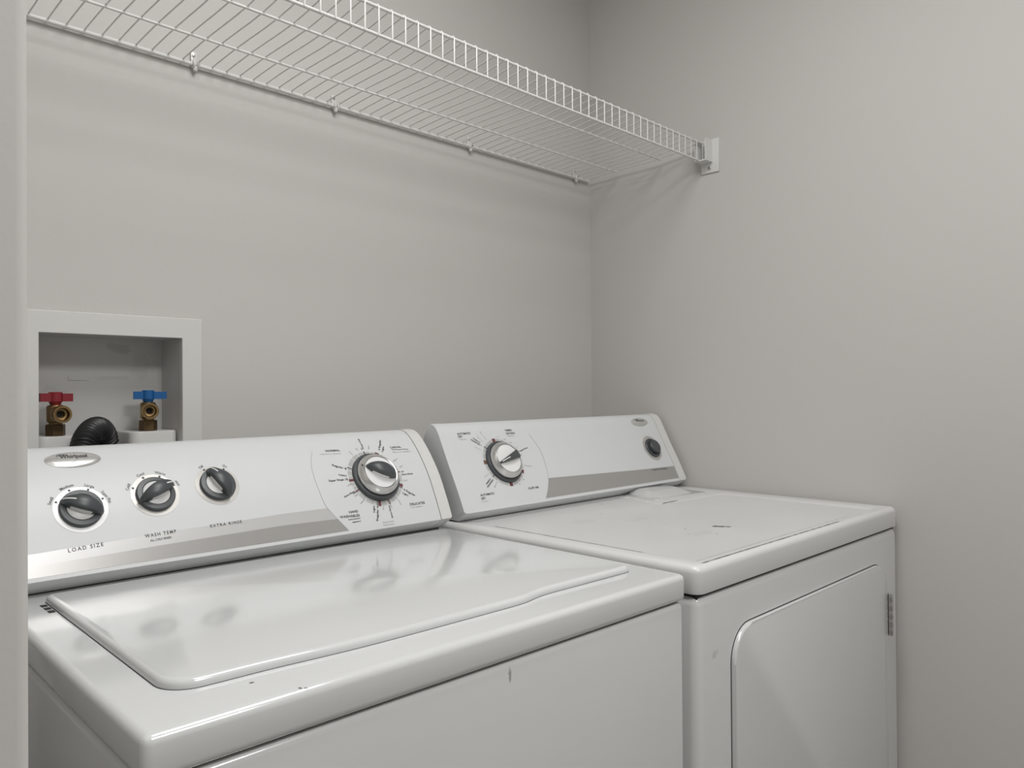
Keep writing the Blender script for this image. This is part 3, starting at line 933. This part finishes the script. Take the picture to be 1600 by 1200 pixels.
for i in range(1, 61):
    w = w0.copy(); col.objects.link(w); w.parent = shelf; w.location = (-0.0190 - 0.0254*i, 0, 0)

# clips that hold the rear rod to the wall
def make_clip():
    t = empty('shelf_clip', (0, 0, 1.7379))
    finish('clip_plate', box_bm((-0.0055, -0.0042, 0.002), (0.0055, 0.0, 0.0230), 0.0012, 2), M['clip'], t, smooth=40)
    bm = bmesh.new()
    pts = [(0, -0.0085 + 0.0052*math.cos(a), 0.0052*math.sin(a)) for a in [math.radians(x) for x in range(40, -231, -18)]]
    for dx in (-0.0036, 0.0036):
        tube(bm, [(p[0]+dx, p[1], p[2]) for p in pts], 0.0022, 8)
    finish('hook', bm, M['clip'], t, smooth=50)
    bm = bmesh.new(); lathe(bm, [(0, 0), (0.0026, 0), (0.0026, 0.0015), (0, 0.0018)], 14, Matrix.Translation((-0.001, -0.0042, 0.0165)) @ Matrix.Rotation(math.pi/2, 4, 'X'))
    finish('nail', bm, M['screw'], t, smooth=40)
    bm = bmesh.new(); lathe(bm, [(0, -0.012), (0.003, -0.0115), (0.0042, -0.0085), (0.0042, -0.004), (0, -0.004)], 14, Matrix.Translation((0.0, -0.0085, 0.0)))
    finish('hook_tip', bm, M['clip'], t, smooth=40)
    return t
clip0 = make_clip()
CX = [(-0.0690, 'first'), (-0.4495, 'second'), (-0.8109, 'third'), (-1.0901, 'fourth'), (-1.40, 'fifth')]   # counted from the wall corner
def copy_tree(o, parent=None):
    c = o.copy(); col.objects.link(c); c.parent = parent
    for ch in list(o.children): copy_tree(ch, c)
    return c
for i, (x, k) in enumerate(CX):
    o = clip0 if i == 0 else copy_tree(clip0)
    o.location = (x, 0, 1.7379)
    tag(o, 'small milky plastic clip on the shelf rear rod, %s from the wall corner' % k, 'clip', 'clips along the rear rod of the wire shelf')

# end bracket on the right wall
br = empty('shelf_bracket', (0, -0.376, 1.691))
tag(br, 'white plastic end bracket screwed to the side wall holding the end of the shelf lip', 'bracket')
finish('plate', box_bm((-0.0040, -0.0165, 0.0), (0.0, 0.0310, 0.0800), 0.0012, 2), M['bracket'], br, smooth=40)
def cup():
    bm = bmesh.new()
    add_box(bm, (-0.0340, 0.0000, 0.0240), (-0.0040, 0.0030, 0.0770))   # front wall
    add_box(bm, (-0.0340, 0.0030, 0.0240), (-0.0040, 0.0300, 0.0270))    # floor
    add_box(bm, (-0.0340, 0.0270, 0.0270), (-0.0040, 0.0300, 0.0770))     # rear wall
    return bm
finish('cup', cup(), M['bracket'], br)
for z in (0.0725, 0.0115):
    bm = bmesh.new(); lathe(bm, [(0.0042, 0), (0.0040, 0.0012), (0.0022, 0.0022), (0, 0.0024)], 16, Matrix.Translation((-0.0040, 0.0085 if z < 0.05 else 0.0085, z)) @ Matrix.Rotation(-math.pi/2, 4, 'Y'))
    finish('screw', bm, M['screw'], br, smooth=40)

# ------------------------------------------------------------------ washer outlet box set into the back wall
ob = empty('outlet_box', (-1.22, 0.0, 1.075))
tag(ob, 'white plastic washer outlet box recessed in the back wall with two water valves', 'outlet box')
OX, OZ = 1.22, -1.075
def loc(p): return (p[0]+OX, p[1], p[2]+OZ)
def frame_bm():
    bm = bmesh.new()
    fx0, fx1, fz0, fz1 = -1.362, -1.078, 1.040, 1.301
    o = [(fx0, fz0), (fx1, fz0), (fx1, fz1), (fx0, fz1)]
    i = [(-1.327, 1.077), (-1.113, 1.077), (-1.113, 1.2667), (-1.327, 1.2667)]
    L = []
    for pts, y in ((o, -0.0003), (o, -0.0030), ([(x*0.988 + (-1.22)*0.012, z*0.988+1.17*0.012) for x, z in o], -0.0055), ([(x*1.006 + 1.22*0.006, z*1.006-1.17*0.006) for x, z in i], -0.0055), (i, -0.0045), (i, 0.006)):
        L.append([bm.verts.new(loc((x, y, z))) for x, z in pts])
    for a, b in zip(L, L[1:]):
        for k in range(4):
            j = (k+1) % 4; bm.faces.new((a[k], a[j], b[j], b[k]))
    return bm
finish('frame', frame_bm(), M['pvc'], ob, smooth=25)
def liner():
    bm = bmesh.new()
    a = [(BX0+.0012, BZ0+.0012), (BX1-.0012, BZ0+.0012), (BX1-.0012, BZ1-.0012), (BX0+.0012, BZ1-.0012)]
    A = [bm.verts.new((x, 0.004, z)) for x, z in a]
    B = [bm.verts.new((x, 0.085, z)) for x, z in a]
    for k in range(4):
        j = (k+1) % 4; bm.faces.new((A[k], A[j], B[j], B[k]))
    bm.faces.new(B)
    o = finish('box_liner', bm, M['pvc_dirty'])
    o.parent = ob; o.matrix_parent_inverse = Matrix.Translation((OX, 0, OZ))
    return o
liner()
def pedestal(x0, x1, z1, y0=0.008):
    pts = fillet([(x0, y0), (x1, y0), (x1, 0.0845), (x0, 0.0845)], [0.018, 0.018, 0.0, 0.0], 6)
    bm = bmesh.new(); tp = poly_prism(bm, pts, 1.0765, z1); bevel_ring(bm, tp, 0.003, 2)
    for v in bm.verts: v.co = Vector(loc(v.co))
    finish('pedestal', bm, M['pvc'], ob, smooth=35)
pedestal(-1.3272, -1.268, 1.1085)
pedestal(-1.190, -1.1128, 1.1105)
for sx in (0.018,):
    bm = box_bm(loc((-1.262, 0.0838, 1.196)), loc((-1.232, 0.0849, 1.204)))
    finish('moulded_mark', bm, M['pvc_dirty'], ob)

def valve(name, x, y, z, yaw, hmat, label, tip):
    t = empty(name, (x, y, z), yaw)
    tag(t, label, 'valve')
    # hexagonal nut, round body, side outlet towards the room, flat lever on top
    bm = bmesh.new(); lathe(bm, [(0, 0), (0.0135, 0), (0.0142, 0.0012), (0.0142, 0.0168), (0.0132, 0.018), (0, 0.018)], 6)
    finish('nut', bm, M['brass_dark'], t)
    bm = bmesh.new(); lathe(bm, [(0.0095, 0.018), (0.0095, 0.0205), (0.0122, 0.022), (0.0125, 0.045), (0.0105, 0.0478), (0.0055, 0.0485), (0.0055, 0.053), (0, 0.053)], 24)
    finish('body', bm, M['brass'], t, smooth=40)
    RX = Matrix.Translation((0, 0, 0.0340)) @ Matrix.Rotation(math.pi/2, 4, 'X')
    bm = bmesh.new(); lathe(bm, [(0.0105, 0.004), (0.0108, 0.017), (0.0134, 0.0185), (0.0137, 0.0335), (0.0130, 0.035), (0.0100, 0.035), (0.0090, 0.0335), (0.0088, 0.026), (0.0060, 0.0255), (0.0056, 0.018), (0, 0.018)], 28, RX)
    finish('hose_outlet', bm, M['brass'], t, smooth=40)
    bm = bmesh.new(); lathe(bm, [(0.0050, 0.0188), (0.0028, 0.0195), (0, 0.0197)], 18, RX)
    finish('valve_bore', bm, M['gap'], t, smooth=40)
    bm = bmesh.new()
    add_box(bm, (-0.0225, -0.0060, 0.0535), (-0.0075, 0.0060, 0.0665))
    add_box(bm, (0.0085, -0.0060, 0.0535), (tip, 0.0060, 0.0660))
    lathe(bm, [(0, 0.0485), (0.0075, 0.0485), (0.0090, 0.0525), (0.0098, 0.0535), (0.0098, 0.0675), (0.0085, 0.0685), (0, 0.0685)], 20)
    finish('lever', bm, hmat, t, smooth=35)
valve('water_valve', -1.2940, 0.0360, 1.1085, 0.02, M['red'], 'brass hot water valve with red lever handle', 0.0235)
valve('water_valve', -1.1540, 0.0360, 1.1105, -0.27, M['blue'], 'brass cold water valve with blue lever handle', 0.0285)

# ------------------------------------------------------------------ corrugated drain hose hooked into the box
def hose():
    bm = bmesh.new()
    c = crspline([(-1.2145, 0.050, 1.079), (-1.2160, 0.0485, 1.096), (-1.2260, 0.034, 1.1120), (-1.2440, 0.006, 1.1190), (-1.2640, -0.022, 1.1115), (-1.2770, -0.041, 1.094), (-1.2820, -0.050, 1.070), (-1.2820, -0.056, 0.98), (-1.2680, -0.058, 0.80), (-1.262, -0.056, 0.55), (-1.25, -0.056, 0.32)], 40)
    # resample to an even step, then ripple the radius
    pts = [c[0]]; step = 0.0011; acc = 0.0
    for a, b in zip(c, c[1:]):
        d = (b-a).length
        while acc + d >= step:
            k = (step-acc)/d; a = a.lerp(b, k); pts.append(a); d = (b-a).length; acc = 0.0
        acc += d
    rs = [0.0168 + 0.0022*math.sin(2*math.pi*i*step/0.0068) for i in range(len(pts))]
    tube(bm, pts, rs, 20)
    o = finish('drain_hose', bm, M['rubber'], smooth=70)
    return tag(o, 'black corrugated drain hose arching out of the outlet box', 'hose')
hose()
